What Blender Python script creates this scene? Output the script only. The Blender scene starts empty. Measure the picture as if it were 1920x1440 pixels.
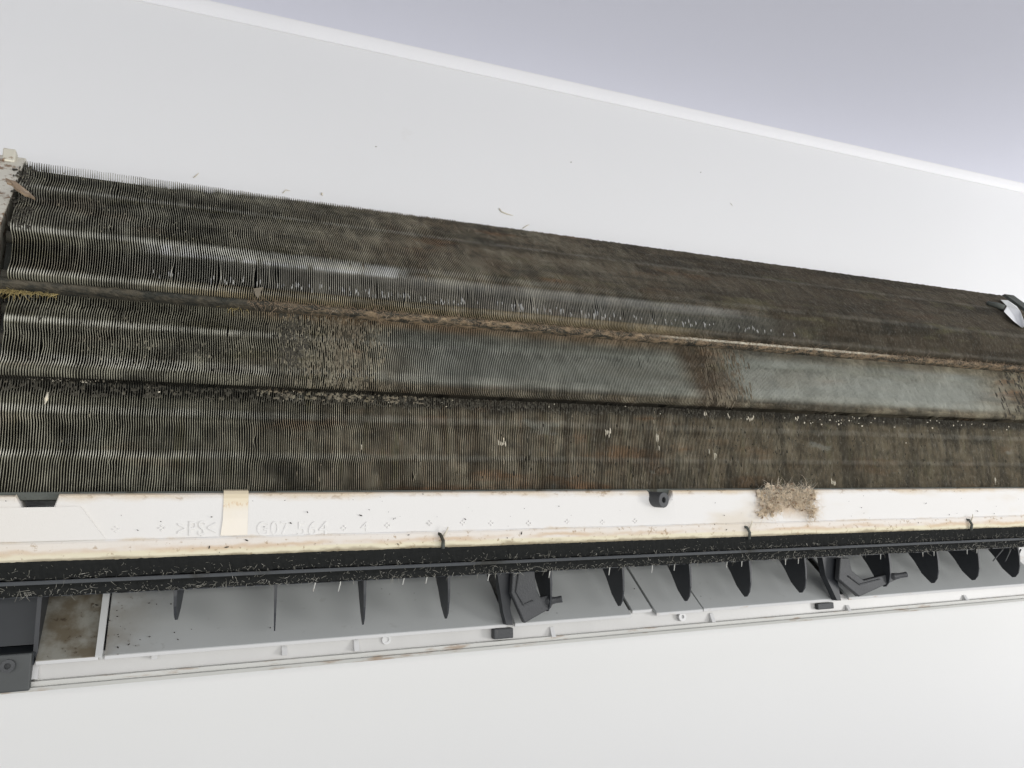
import bpy, math, random
import numpy as np
from mathutils import Matrix, Vector, noise as mnoise

random.seed(7); rng = np.random.default_rng(7)
S = bpy.context.scene
C = S.collection
Z0 = 2.05                      # eye height of the photographer on a ladder

# ---------------------------------------------------------------- camera
FPX = 1480.0                   # focal length in pixels of the 1920 px wide photograph
AX = np.array([0.91753236, 0.04801041, 0.39475229])      # along the wall, in camera axes (right, down, forward)
AD = np.array([-0.39703842, 0.16613405, 0.90264056])     # into the wall
AU = np.array([-0.02224565, -0.98493374, 0.17149534])    # up
cam = bpy.data.cameras.new('camera'); camo = bpy.data.objects.new('camera', cam); C.objects.link(camo)
cam.sensor_width = 36.0; cam.lens = FPX / 1920 * 36; cam.clip_start = 0.01; cam.clip_end = 50
M = np.array([AX, AD, AU])     # rows: world axes, columns: camera right, down, forward
rot = Matrix(((M[0, 0], -M[0, 1], -M[0, 2]), (M[1, 0], -M[1, 1], -M[1, 2]), (M[2, 0], -M[2, 1], -M[2, 2])))
camo.matrix_world = Matrix.Translation((0, 0, Z0)) @ rot.to_4x4()
S.camera = camo

# ---------------------------------------------------------------- world, lamps, exposure
W = bpy.data.worlds.new('World'); S.world = W; W.use_nodes = True
bg = W.node_tree.nodes['Background']; bg.inputs[0].default_value = (0.96, 0.97, 1.0, 1); bg.inputs[1].default_value = 0.38
def lamp(name, loc, target, sx, sy, power, col, spread=180):
    l = bpy.data.lights.new(name, 'AREA'); l.shape = 'RECTANGLE'; l.size = sx; l.size_y = sy
    l.energy = power; l.color = col; l.spread = math.radians(spread)
    o = bpy.data.objects.new(name, l); C.objects.link(o); o.location = loc
    o.rotation_euler = (Vector(target) - Vector(loc)).to_track_quat('-Z', 'Y').to_euler()
    return o
lamp('window_light', (3.0, -1.6, Z0 - 0.45), (0.4, 0.6, Z0 + 0.05), 0.8, 0.9, 46, (1.0, 0.985, 0.97))
lamp('fill_strip', (0.55, -0.10, Z0 + 0.0), (0.55, 0.6, Z0 + 0.06), 2.4, 0.08, 2.1, (1.0, 0.99, 0.96), 90)  # added unseen lamp, its narrow spread shapes the falloff on the wall
sl = bpy.data.lights.new('glow_spot', 'SPOT'); sl.energy = 0.7; sl.spot_size = math.radians(38); sl.spot_blend = 0.25; sl.shadow_soft_size = 0.02; sl.color = (1.0, 0.98, 0.98)  # unseen spot added for a pale glow on the far right wall
so = bpy.data.objects.new('glow_spot', sl); C.objects.link(so); so.location = (1.25, -0.35, Z0 + 0.15)
so.rotation_euler = (Vector((1.24, 0.64, Z0 + 0.34)) - so.location).to_track_quat('-Z', 'Y').to_euler()
S.view_settings.view_transform = 'Standard'; S.view_settings.look = 'None'
S.view_settings.exposure = 0.05; S.view_settings.gamma = 1.0; S.view_settings.use_curve_mapping = False

# ---------------------------------------------------------------- helpers
def at(px, py, d):
    """point at depth d in front of the lens that is seen at a given spot: (x along wall, d, height over eye)"""
    p = np.array([px - 960, py - 720, FPX]); x, y, z = p @ AX, p @ AD, p @ AU
    return np.array([x / y * d, d, z / y * d])
def xat(px, py, d): return float(at(px, py, d)[0])

class O_: pass
WLOC = {}
def link(o, parent, origin):
    C.objects.link(o); WLOC[o.name] = np.array(origin, float)
    if parent is not None:
        o.parent = parent; o.location = np.array(origin) - WLOC[parent.name]
    else:
        o.location = origin
def mesh(name, V, F, mat, parent=None, smooth=False, origin=None, **tags):
    V = np.asarray(V, float).copy(); V[:, 2] += Z0
    if origin is None: origin = (V.min(0) + V.max(0)) / 2
    me = bpy.data.meshes.new(name); me.from_pydata((V - origin).tolist(), [], [list(map(int, f)) for f in F]); me.update()
    if smooth: me.polygons.foreach_set('use_smooth', [True] * len(me.polygons))
    mats = mat if isinstance(mat, (list, tuple)) else [mat]
    for m in mats: me.materials.append(m)
    o = bpy.data.objects.new(name, me); link(o, parent, origin)
    for k, v in tags.items(): o[k] = v
    return o
def bigmesh(name, V, Q, mat, parent=None, smooth=False, edge=None, **tags):
    """large mesh of quads only, numpy arrays"""
    V = V.copy(); V[:, 2] += Z0
    origin = (V.min(0) + V.max(0)) / 2
    me = bpy.data.meshes.new(name)
    me.vertices.add(len(V)); me.vertices.foreach_set('co', (V - origin).astype(np.float32).ravel())
    k = Q.shape[1]
    me.loops.add(Q.size); me.loops.foreach_set('vertex_index', Q.astype(np.int32).ravel())
    me.polygons.add(len(Q)); me.polygons.foreach_set('loop_start', np.arange(0, Q.size, k, dtype=np.int32))
    me.update(calc_edges=True)
    if smooth: me.polygons.foreach_set('use_smooth', [True] * len(me.polygons))
    if edge is not None: me.attributes.new('edge', 'FLOAT', 'POINT').data.foreach_set('value', edge.astype(np.float32))
    me.materials.append(mat)
    o = bpy.data.objects.new(name, me); link(o, parent, origin)
    for kk, v in tags.items(): o[kk] = v
    return o
def empty(name, loc, parent=None, **tags):
    o = bpy.data.objects.new(name, None); o.empty_display_size = 0.05
    link(o, parent, np.array(loc) + np.array([0, 0, Z0]))
    for k, v in tags.items(): o[k] = v
    return o
def bevel(o, w, seg=2):
    m = o.modifiers.new('bevel', 'BEVEL'); m.width = w; m.segments = seg; m.limit_method = 'ANGLE'; m.angle_limit = math.radians(35)
    return o
class MB:
    def __init__(s): s.V = []; s.F = []
    def add(s, V, F):
        b = len(s.V); s.V += [tuple(map(float, v)) for v in V]; s.F += [[b + i for i in f] for f in F]; return s
    def box(s, x0, x1, d0, d1, u0, u1):
        V = [(x, d, u) for x in (x0, x1) for d in (d0, d1) for u in (u0, u1)]
        return s.add(V, [(0, 1, 3, 2), (4, 6, 7, 5), (0, 4, 5, 1), (2, 3, 7, 6), (0, 2, 6, 4), (1, 5, 7, 3)])
    def prism(s, poly, x0, x1, n=1):
        """outline in (d, u) swept along the wall"""
        k = len(poly); xs = np.linspace(x0, x1, n + 1)
        V = [(x, d, u) for x in xs for d, u in poly]
        F = [(j * k + i, j * k + (i + 1) % k, (j + 1) * k + (i + 1) % k, (j + 1) * k + i) for j in range(n) for i in range(k)]
        F += [tuple(range(k))[::-1], tuple(range(n * k, n * k + k))]
        return s.add(V, F)
    def plate(s, poly, d0, d1):
        """outline in (x, u) given thickness from d0 to d1"""
        k = len(poly)
        V = [(x, d0, u) for x, u in poly] + [(x, d1, u) for x, u in poly]
        F = [(i, (i + 1) % k, k + (i + 1) % k, k + i) for i in range(k)] + [tuple(range(k))[::-1], tuple(range(k, 2 * k))]
        return s.add(V, F)
    def tube(s, pts, r, n=6, cap=True):
        pts = [np.array(p, float) for p in pts]; rs = r if hasattr(r, '__len__') else [r] * len(pts)
        V = []; F = []; prev = None
        for i, p in enumerate(pts):
            t = pts[min(i + 1, len(pts) - 1)] - pts[max(i - 1, 0)]; t /= np.linalg.norm(t) + 1e-12
            a = np.cross(t, [0.3, 0.2, 0.93]) if abs(t[2]) < .9 else np.cross(t, [1, 0, 0])
            if prev is not None: a = prev - t * (prev @ t)
            a /= np.linalg.norm(a) + 1e-12; b = np.cross(t, a); prev = a
            V += [p + rs[i] * (math.cos(q) * a + math.sin(q) * b) for q in np.arange(n) * 2 * math.pi / n]
        for i in range(len(pts) - 1):
            F += [(i * n + j, i * n + (j + 1) % n, (i + 1) * n + (j + 1) % n, (i + 1) * n + j) for j in range(n)]
        if cap: F += [tuple(range(n))[::-1], tuple(range((len(pts) - 1) * n, len(pts) * n))]
        return s.add(V, F)
    def ring(s, c, axis, r0, r1, h, n=20):
        """hollow cylinder, open bore, from c along axis"""
        c = np.array(c, float); t = np.array(axis, float); t /= np.linalg.norm(t)
        a = np.cross(t, [0, 0, 1.0]); a /= np.linalg.norm(a); b = np.cross(t, a)
        V = []
        for rr, hh in ((r1, 0), (r1, h), (r0, h), (r0, h * .35)):
            V += [c + t * hh + rr * (math.cos(q) * a + math.sin(q) * b) for q in np.arange(n) * 2 * math.pi / n]
        F = [(k * n + j, k * n + (j + 1) % n, (k + 1) * n + (j + 1) % n, (k + 1) * n + j) for k in range(3) for j in range(n)]
        F += [tuple(range(3 * n, 4 * n)), tuple(range(n))[::-1]]
        return s.add(V, F)
    def build(s, name, mat, parent=None, smooth=False, **tags):
        return mesh(name, np.array(s.V), s.F, mat, parent, smooth, **tags)
def box(name, x0, x1, d0, d1, u0, u1, mat, parent=None, bev=0, **tags):
    o = MB().box(x0, x1, d0, d1, u0, u1).build(name, mat, parent, **tags)
    if bev: bevel(o, bev)
    return o
def vnoise(shape, cells, seed=0):
    """smooth value noise on a grid"""
    r = np.random.default_rng(seed); g = r.uniform(-1, 1, (cells[0] + 2, cells[1] + 2))
    a = np.linspace(0, cells[0] - 1e-6, shape[0]); b = np.linspace(0, cells[1] - 1e-6, shape[1])
    i = a.astype(int); j = b.astype(int); u = a - i; v = b - j
    u = u * u * (3 - 2 * u); v = v * v * (3 - 2 * v)
    u = u[:, None]; v = v[None, :]
    g00 = g[np.ix_(i, j)]; g10 = g[np.ix_(i + 1, j)]; g01 = g[np.ix_(i, j + 1)]; g11 = g[np.ix_(i + 1, j + 1)]
    return (g00 * (1 - u) + g10 * u) * (1 - v) + (g01 * (1 - u) + g11 * u) * v

# ---------------------------------------------------------------- materials
class NT:
    def __init__(s, name, rough=0.6, metal=0.0, spec=0.5):
        s.m = bpy.data.materials.new(name); s.m.use_nodes = True; s.t = s.m.node_tree; s.n = s.t.nodes
        s.b = s.n['Principled BSDF']; s.b.inputs['Roughness'].default_value = rough; s.b.inputs['Metallic'].default_value = metal
        s.b.inputs['Specular IOR Level'].default_value = spec
        g = s.n.new('ShaderNodeNewGeometry'); s.pos = g.outputs['Position']
        sx = s.n.new('ShaderNodeSeparateXYZ'); s.t.links.new(s.pos, sx.inputs[0]); s.x, s.y = sx.outputs[0], sx.outputs[1]
        s.z = s.math('SUBTRACT', sx.outputs[2], Z0)
    def put(s, sock, v):
        if hasattr(v, 'links') or hasattr(v, 'is_linked'): s.t.links.new(v, sock)
        else: sock.default_value = v
    def math(s, op, a, b=0.0, c=0.0, clamp=False):
        n = s.n.new('ShaderNodeMath'); n.operation = op; n.use_clamp = clamp
        s.put(n.inputs[0], a); s.put(n.inputs[1], b); s.put(n.inputs[2], c); return n.outputs[0]
    def noise(s, scale=(1, 1, 1), detail=4, rough=0.55, off=0, dist=0.0):
        mp = s.n.new('ShaderNodeMapping'); mp.inputs['Scale'].default_value = scale; mp.inputs['Location'].default_value = (off, off * .7, off * 1.3)
        s.t.links.new(s.pos, mp.inputs[0])
        n = s.n.new('ShaderNodeTexNoise'); n.inputs['Scale'].default_value = 1; n.inputs['Detail'].default_value = detail
        n.inputs['Roughness'].default_value = rough; n.inputs['Distortion'].default_value = dist
        s.t.links.new(mp.outputs[0], n.inputs['Vector']); return n.outputs['Fac']
    def step(s, v, lo, hi):
        n = s.n.new('ShaderNodeMapRange'); n.interpolation_type = 'SMOOTHSTEP'
        s.put(n.inputs[0], v); n.inputs[1].default_value = lo; n.inputs[2].default_value = hi; return n.outputs[0]
    def band(s, v, a, b, soft):
        return s.math('MULTIPLY', s.step(v, a - soft, a + soft), s.math('SUBTRACT', 1.0, s.step(v, b - soft, b + soft)))
    def mix(s, f, a, b):
        n = s.n.new('ShaderNodeMix'); n.data_type = 'RGBA'; s.put(n.inputs[0], f)
        for k, v in ((6, a), (7, b)): s.put(n.inputs[k], (*v, 1) if isinstance(v, tuple) and len(v) == 3 else v)
        return n.outputs[2]
    def mixf(s, f, a, b):
        n = s.n.new('ShaderNodeMix'); s.put(n.inputs[0], f); s.put(n.inputs[2], a); s.put(n.inputs[3], b); return n.outputs[0]
    def mul(s, *a):
        r = a[0]
        for q in a[1:]: r = s.math('MULTIPLY', r, q)
        return r
    def col(s, c): s.put(s.b.inputs['Base Color'], (*c, 1) if isinstance(c, tuple) and len(c) == 3 else c); return s
    def rough(s, v): s.put(s.b.inputs['Roughness'], v); return s
    def metal(s, v): s.put(s.b.inputs['Metallic'], v); return s
    def bump(s, h, strength=0.3, dist=0.001):
        n = s.n.new('ShaderNodeBump'); n.inputs['Strength'].default_value = strength; n.inputs['Distance'].default_value = dist
        s.put(n.inputs['Height'], h); s.t.links.new(n.outputs[0], s.b.inputs['Normal']); return s

def plain(name, c, rough=0.6, metal=0, var=0.12, scale=60, bump=0.0, spec=0.5):
    t = NT(name, rough, metal, spec); n = t.noise((scale,) * 3, 5)
    t.col(t.mix(n, tuple(q * (1 - var) for q in c), tuple(min(1, q * (1 + var)) for q in c)))
    if bump: t.bump(t.noise((scale * 4,) * 3, 4), bump, 0.0005)
    return t.m

# painted plaster
t = NT('wall_paint', 0.75, 0, 0.3)
n1 = t.noise((3, 3, 3), 4); n2 = t.noise((60, 60, 60), 5)
t.col(t.mix(t.step(t.noise((22, 22, 22), 5, off=3), .68, .80), t.mix(n1, (.785, .787, .78), (.815, .817, .81)), (.76, .755, .74)))
t.bump(n2, 0.05, 0.002); M_WALL = t.m
t = NT('ceiling_paint', 0.85, 0, 0.2)
t.col(t.mix(t.noise((3, 3, 3), 4), (.84, .85, .95), (.87, .88, .97))); t.bump(t.noise((80, 80, 80), 5), 0.05, 0.002); M_CEIL = t.m
M_CORN = plain('cornice_paint', (.93, .93, .94), 0.6, var=.02, scale=20)

def dust_colour(t, zone):
    patch = t.noise((22, 40, 40), 5, 0.6, off=zone + 4)
    tone = t.noise(((50, 20, 30), (60, 20, 30), (170, 20, 12))[zone], 4, 0.6, off=zone + 17)
    left = t.math('SUBTRACT', 1.0, t.step(t.x, -.02, .16))
    dust = t.mix(t.step(tone, .35, .65), (.225, .182, .120), (.37, .33, .235))
    dust = t.mix(t.step(t.noise((14, 30, 60), 4, off=zone + 23), .56, .70), dust, (.32, .20, .11))      # rusty brown
    dust = t.mix(t.mul(left, .65), dust, (.34, .345, .265))                                                 # greener by the near end
    if zone == 0: dust = t.mix(t.mul(t.step(t.x, .10, .50), .85), dust, (.088, .070, .046))
    if zone == 2: dust = t.mix(t.mul(t.step(t.x, .20, .52), .75), dust, (.155, .128, .080))
    long = t.step(t.noise(((6, 25, 70), (10, 25, 60), (75, 15, 16))[zone], 5, 0.65, off=zone + 51), .46, .62)         # dark streaks lengthwise, olive in places
    dust = t.mix(t.mul(long, t.mixf(t.step(t.x, .1, .4), .30, .65)), dust, (.050, .044, .030))
    dust = t.mix(t.mul(t.step(t.noise(((18, 40, 90), (18, 40, 90), (110, 20, 18))[zone], 4, off=zone + 61), .56, .70), .6), dust, (.17, .155, .080))
    return t.mix(t.mul(t.step(patch, .52, .68), 0.62), dust, (.036, .034, .025)), patch, tone
def fin_material(name, zone):
    """aluminium sheet, dulled and caked with house dust on its leading edge, with mould and painted gap shade deeper in"""
    t = NT(name, 0.5, 0.0)
    at_ = t.n.new('ShaderNodeAttribute'); at_.attribute_name = 'edge'; edge = at_.outputs['Fac']
    c, patch, tone = dust_colour(t, zone)
    streak = t.noise((7, 20, 55), 5, 0.6, off=zone)
    fine = t.noise((700, 300, 300), 3, 0.6, off=zone + 9)
    mould = (.026, .023, .017)  # mould tone, also used to darken the gaps between fins in colour
    alu = t.mix(tone, (.28, .29, .245), (.36, .37, .32))
    if zone == 0:      # upper bank: lower upright part bare with a painted highlight band, slope furry with dust
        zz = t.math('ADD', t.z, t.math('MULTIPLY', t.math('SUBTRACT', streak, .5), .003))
        glint = t.mul(t.band(zz, .1600, .1685, .0016), t.band(t.x, -.018, .14, .012), t.step(t.noise((120, 40, 40), 3, off=5), .25, .5))  # specular highlight painted as a bright band on fin edges and sides
        glint = t.math('MAXIMUM', glint, t.mul(t.band(zz, .1570, .1640, .0020), t.band(t.x, .12, .42, .03), .45))
        gap_shade = t.mul(t.band(zz, .1445, .1600, .0012), t.band(t.x, -.03, .46, .05))          # gap shade painted dark on the fin sides between bare edges
        bead = t.mul(t.math('SUBTRACT', 1.0, t.step(zz, .1435, .1452)), t.band(t.x, .0, .36, .04))
        clean = t.math('MAXIMUM', glint, t.mul(gap_shade, .40))  # bare metal plus the painted highlight
        c = t.mix(t.mul(bead, .8), c, (.36, .29, .165))
    elif zone == 1:    # middle bank: long clean stretch with one dark dust bar across it
        xx = t.math('ADD', t.x, t.math('MULTIPLY', patch, .05))
        clean = t.mul(t.band(xx, .150, .730, .045), t.math('SUBTRACT', 1.0, t.band(t.math('ADD', t.x, t.math('MULTIPLY', t.z, .35)), .400, .440, .012)))
        clean = t.mul(clean, t.step(t.z, .087, .094), t.math('SUBTRACT', 1.0, t.mul(t.step(t.z, .122, .131), .8)))
        clean = t.mul(clean, t.mixf(t.step(streak, .42, .66), .95, .68))
        c = t.mix(t.mul(t.band(t.x, .05, .34, .03), t.step(t.z, .125, .132), .7), c, (.42, .29, .17))
        c = t.mix(t.mul(t.band(t.math('ADD', t.x, t.math('MULTIPLY', t.z, .35)), .400, .440, .012), .7), c, (.13, .09, .055))
    else:              # lower bank
        clean = t.mul(t.step(t.noise((30, 30, 60), 4, off=31), .64, .72), .5)
        c = t.mix(t.mul(t.step(t.math('ADD', t.z, t.math('MULTIPLY', patch, .012)), .0775, .0850), .85), c, mould)
    # fold highlights painted in as bright metal, strongest by the near end
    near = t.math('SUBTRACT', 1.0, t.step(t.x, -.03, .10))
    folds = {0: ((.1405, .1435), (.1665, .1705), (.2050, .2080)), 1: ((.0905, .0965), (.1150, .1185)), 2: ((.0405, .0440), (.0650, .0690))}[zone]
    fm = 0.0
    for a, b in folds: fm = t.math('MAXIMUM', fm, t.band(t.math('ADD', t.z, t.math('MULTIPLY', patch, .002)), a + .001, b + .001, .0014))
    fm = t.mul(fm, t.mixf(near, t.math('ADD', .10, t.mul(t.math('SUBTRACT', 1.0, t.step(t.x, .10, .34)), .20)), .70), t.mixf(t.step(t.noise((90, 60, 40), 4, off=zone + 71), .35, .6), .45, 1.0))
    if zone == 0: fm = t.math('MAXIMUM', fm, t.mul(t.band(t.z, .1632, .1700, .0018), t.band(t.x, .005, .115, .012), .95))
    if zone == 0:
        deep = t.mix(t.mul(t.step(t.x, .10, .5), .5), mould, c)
        deep = t.mix(t.mul(gap_shade, .92), deep, t.mix(t.step(t.x, .22, .5), (.006, .007, .007), (.040, .046, .042)))
        deep = t.mix(glint, deep, (.44, .445, .42)); alu = t.mix(glint, alu, (.80, .80, .76))
        alu = t.mix(t.mul(t.math('SUBTRACT', 1.0, t.step(t.x, .22, .40)), t.math('SUBTRACT', 1.0, glint)), alu, (.62, .61, .54))
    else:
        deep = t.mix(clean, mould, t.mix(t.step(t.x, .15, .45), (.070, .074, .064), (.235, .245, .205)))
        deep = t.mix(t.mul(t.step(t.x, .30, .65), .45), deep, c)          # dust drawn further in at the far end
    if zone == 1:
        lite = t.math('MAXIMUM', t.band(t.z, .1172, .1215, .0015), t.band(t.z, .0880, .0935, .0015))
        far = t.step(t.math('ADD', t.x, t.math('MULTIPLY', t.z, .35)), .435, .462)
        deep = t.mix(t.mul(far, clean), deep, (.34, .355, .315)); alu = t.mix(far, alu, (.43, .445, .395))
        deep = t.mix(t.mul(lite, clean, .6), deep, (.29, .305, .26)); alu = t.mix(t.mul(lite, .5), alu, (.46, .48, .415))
    c = t.mix(clean, c, alu)
    c = t.mix(t.mul(t.step(fine, .50, .75), 0.30), c, (.42, .41, .35))
    mott = t.step(t.noise((150, 60, 90), 5, .65, off=zone + 81), .50, .62)
    c = t.mix(t.mul(mott, t.math('SUBTRACT', 1.0, clean), .36), c, (.045, .044, .032))
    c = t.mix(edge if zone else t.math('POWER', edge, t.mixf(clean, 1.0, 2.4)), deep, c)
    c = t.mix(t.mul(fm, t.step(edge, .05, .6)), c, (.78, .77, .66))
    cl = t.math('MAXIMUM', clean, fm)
    t.col(c); t.metal(t.mul(cl, 0.22)); t.rough(t.mixf(cl, 0.8, 0.42))
    return t.m
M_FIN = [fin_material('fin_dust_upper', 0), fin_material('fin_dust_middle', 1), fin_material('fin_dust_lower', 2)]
M_CORE = plain('coil_core_dark', (.020, .021, .018), 0.9, var=.3)
M_TUBE = plain('tube_metal', (.10, .095, .08), 0.5, metal=.5, var=.3)
def grime(name, a, b, c, s=120, rough=.85, thr=.55):
    t = NT(name, rough, 0, .1 if rough > .9 else .3)
    k = t.mix(t.noise((s * .4, s, s), 5, .6), a, b)
    t.col(t.mix(t.step(t.noise((s, s, s), 5, .6, off=5), thr, thr + .12), k, c)); t.bump(t.noise((s * 6,) * 3, 4), .6, .0006); return t.m
t = NT('strip_dust', .85, 0, .3)
c = t.mix(t.step(t.noise((110, 160, 160), 5, .7), .35, .65), (.030, .031, .026), (.092, .080, .058))
c = t.mix(t.mul(t.step(t.x, .02, .14), t.step(t.noise((90, 160, 220), 5, .7, off=5), .44, .62), .8), c, (.36, .265, .165))
c = t.mix(t.mul(t.band(t.x, .35, .56, .04), t.band(t.z, .1355, .1385, .0006), .9), c, (.66, .62, .50))
t.col(c); t.bump(t.noise((700,) * 3, 4), .6, .0006); M_STRIP = t.m
def flake_material(name, zone):
    t = NT(name, .9, 0, .2); c, _, _ = dust_colour(t, zone)
    t.col(t.mix(t.math('ADD', .35, t.mul(t.noise((500, 500, 250), 3, off=2), .5)), c, (.105, .088, .068))); return t.m
M_FLK = [flake_material('dust_flake_' + n, z) for z, n in enumerate(('upper', 'middle', 'lower'))]
M_FLAKE = grime('dust_flake', (.10, .085, .062), (.24, .21, .16), (.36, .34, .28), 150)
M_MOSS = grime('mustard_crumb', (.30, .23, .09), (.46, .37, .17), (.58, .50, .30), 250)
M_PALE = grime('pale_flake', (.52, .47, .35), (.74, .70, .60), (.78, .70, .52), 200)
M_MOULD = grime('mould_flake', (.035, .034, .027), (.065, .058, .043), (.10, .09, .066), 200)
M_FIBRE = grime('lint_fibre', (.22, .21, .17), (.48, .47, .41), (.78, .76, .68), 300)
M_LINT = grime('lint_tan', (.62, .49, .34), (.86, .77, .62), (.42, .25, .15), 330, thr=.58)

# white polystyrene, yellowed and dirty along its edges
t = NT('foam_white', 0.7, 0, .3)
nz = t.noise((30, 30, 60), 5, .6); zz = t.math('ADD', t.z, t.math('MULTIPLY', t.math('SUBTRACT', nz, .5), .010))
edge = t.math('MAXIMUM', t.step(zz, .0145, .0200), t.mul(t.math('SUBTRACT', 1.0, t.step(zz, -.0072, -.0040)), 1.0))
beads = t.n.new('ShaderNodeTexVoronoi'); beads.feature = 'DISTANCE_TO_EDGE'; beads.inputs['Scale'].default_value = 800; t.t.links.new(t.pos, beads.inputs['Vector'])
be = t.math('SUBTRACT', 1.0, t.step(beads.outputs[0], 0.0, .10))
c = t.mix(t.mul(edge, t.step(t.noise((18, 18, 40), 4, off=2), .25, .60)), (.70, .688, .664), (.62, .52, .385))
c = t.mix(t.mul(edge, t.step(t.noise((150, 150, 260), 5, .65, off=8), .56, .66), .8), c, (.30, .20, .11))
c = t.mix(t.mul(edge, be, .35), c, (.46, .38, .25))
rim = t.math('SUBTRACT', 1.0, t.step(t.z, -.0062, -.0050))
c = t.mix(t.mul(rim, .9), c, (.70, .66, .605))
c = t.mix(t.mul(t.math('SUBTRACT', 1.0, t.step(t.z, -.0118, -.0100)), .9), c, (.68, .63, .46))
c = t.mix(t.mul(t.band(zz, -.0112, -.0088, .0012), t.step(t.noise((25, 25, 25), 4, off=41), .30, .62), .8), c, (.56, .42, .28))
c = t.mix(t.mul(rim, t.step(t.noise((300, 300, 300), 4, .65, off=8), .58, .68), .75), c, (.33, .23, .13))
c = t.mix(t.mul(t.math('SUBTRACT', 1.0, t.step(zz, -.0148, -.0128)), .7), c, (.22, .17, .10))
c = t.mix(t.mul(t.step(t.noise((9, 9, 30), 4, off=12), .54, .72), .6), c, (.60, .53, .42))
c = t.mix(t.mul(t.math('SUBTRACT', 1.0, t.step(t.x, -.10, .02)), .30), c, (.66, .60, .50))
lx0, lx1 = xat(1418, 950, .477), xat(1540, 950, .477)
stain = t.mul(t.band(t.x, lx0, lx1, .008), t.step(zz, -.006, .006), t.step(t.noise((140, 140, 60), 5, .6, off=77), .38, .58))
c = t.mix(t.mul(stain, .75), c, (.50, .38, .25))
t.col(c); t.bump(be, .15, -.0004); M_FOAM = t.m
M_EMB = plain('foam_emboss', (.70, .688, .664), .7, var=.03)
t = NT('tape_yellowed', .35)
c = t.mix(t.step(t.z, .008, .016), (.675, .64, .575), (.64, .56, .40))
c = t.mix(t.mul(t.band(t.z, .0115, .0145, .0008), t.step(t.noise((900, 300, 500), 3), .52, .60)), c, (.55, .40, .24))
t.col(t.mix(t.mul(t.noise((60, 60, 60), 4), .5), c, (.70, .60, .44))); M_TAPE = t.m
M_RIM = grime('tray_rim_plastic', (.070, .078, .070), (.115, .122, .108), (.05, .048, .036), 80)
M_SEAL = grime('seal_foam_black', (.012, .013, .013), (.024, .025, .024), (.055, .052, .042), 500, .95, .66)
M_STEEL = grime('strip_grey_plastic', (.055, .06, .064), (.095, .10, .105), (.045, .045, .04), 25, .3)
M_BLADE = plain('blade_plastic', (.026, .029, .034), .5, var=.25, scale=90)
M_ARM = grime('arm_plastic', (.050, .052, .055), (.080, .083, .086), (.17, .165, .15), 140, .5, .64)
t = NT('vane_plastic', .5)
sp = t.step(t.noise((160, 160, 160), 4, .6, off=3), .64, .72)
near = t.math('SUBTRACT', 1.0, t.step(t.math('ADD', t.x, t.math('MULTIPLY', t.noise((40, 40, 40), 5), .06)), -.02, .05))
c = t.mix(t.noise((14, 14, 14), 4), (.42, .435, .43), (.485, .50, .495))
c = t.mix(t.mul(near, t.step(t.noise((40, 40, 40), 5, off=6), .32, .62), .7), c, (.20, .165, .115))
c = t.mix(t.mul(sp, t.mixf(near, .10, .8)), c, (.10, .07, .04))
t.col(c); M_VANE = t.m
t = NT('vane_dirty', .6)
c = t.mix(t.step(t.noise((70, 70, 40), 5, .6), .35, .65), (.30, .295, .26), (.16, .135, .095))
t.col(t.mix(t.step(t.noise((200, 200, 200), 4, off=3), .60, .70), c, (.08, .06, .04))); M_VDIRTY = t.m
t = NT('casing_white', .35)
c = t.mix(t.noise((10, 10, 10), 4), (.62, .62, .615), (.68, .68, .675))
c = t.mix(t.mul(t.step(t.noise((40, 40, 120), 5, .6, off=4), .60, .70), .7), c, (.50, .40, .30)); t.col(c); M_CASE = t.m
t = NT('casing_lip', .45)
c = t.mix(t.noise((20, 20, 60), 4), (.50, .50, .47), (.60, .60, .565))
c = t.mix(t.mul(t.step(t.noise((30, 60, 200), 5, .6, off=4), .56, .68), .75), c, (.30, .20, .12)); t.col(c); M_LIP = t.m
M_DARK = plain('recess_plastic', (.020, .026, .034), .5, var=.3, scale=40)
M_DARK2 = plain('block_plastic', (.055, .060, .060), .5, var=.25, scale=60)
t = NT('end_plate_steel', .45, .3)
c = t.mix(t.noise((60, 60, 60), 4), (.60, .57, .47), (.74, .71, .60))
c = t.mix(t.step(t.noise((130, 130, 130), 5, .6, off=2), .52, .62), c, (.26, .17, .10)); t.col(c); M_PLATE = t.m
M_WHITEP = plain('clip_plastic', (.74, .75, .74), .4, var=.06)
M_BROWN = grime('flake_brown', (.24, .17, .11), (.38, .29, .20), (.46, .38, .28), 200)
M_SPECK = plain('speck', (.035, .030, .024), .9, var=.4)

# ---------------------------------------------------------------- setting: wall, ceiling, cornice
DW = 0.64; UC = 0.4265
mesh('wall', [(-2.2, DW, -2.0), (3.2, DW, -2.0), (3.2, DW, UC), (-2.2, DW, UC)], [(0, 1, 2, 3)], M_WALL, kind='structure')
mesh('ceiling', [(-2.2, DW, UC), (3.2, DW, UC), (3.2, -0.9, UC), (-2.2, -0.9, UC)], [(0, 1, 2, 3)], M_CEIL, kind='structure')
cu = [(DW + .002, .4180), (.6388, .4183), (.6380, .4195)]
for k in range(7):
    a = k / 6; cu.append((.6380 - .0062 * a, .4195 + .0066 * a + .0006 * math.sin(a * math.pi)))
cu += [(.6300, UC + .0003), (.6300, UC + .002), (DW + .002, UC + .002)]
MB().prism(cu, -2.2, 3.2).build('cornice', M_CORN, smooth=False, kind='structure')

# ---------------------------------------------------------------- the air conditioner
XL, XR = -0.20, 0.98            # casing ends, both outside the picture
AC = empty('air_conditioner', (0.35, 0.56, -0.086),
           label='opened wall air conditioner with filthy dust caked cooling fins under the cornice', category='air conditioner')
box('back_casing', XL, XR, .575, DW + .002, -.084, .205, M_CASE, AC, .004)

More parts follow.
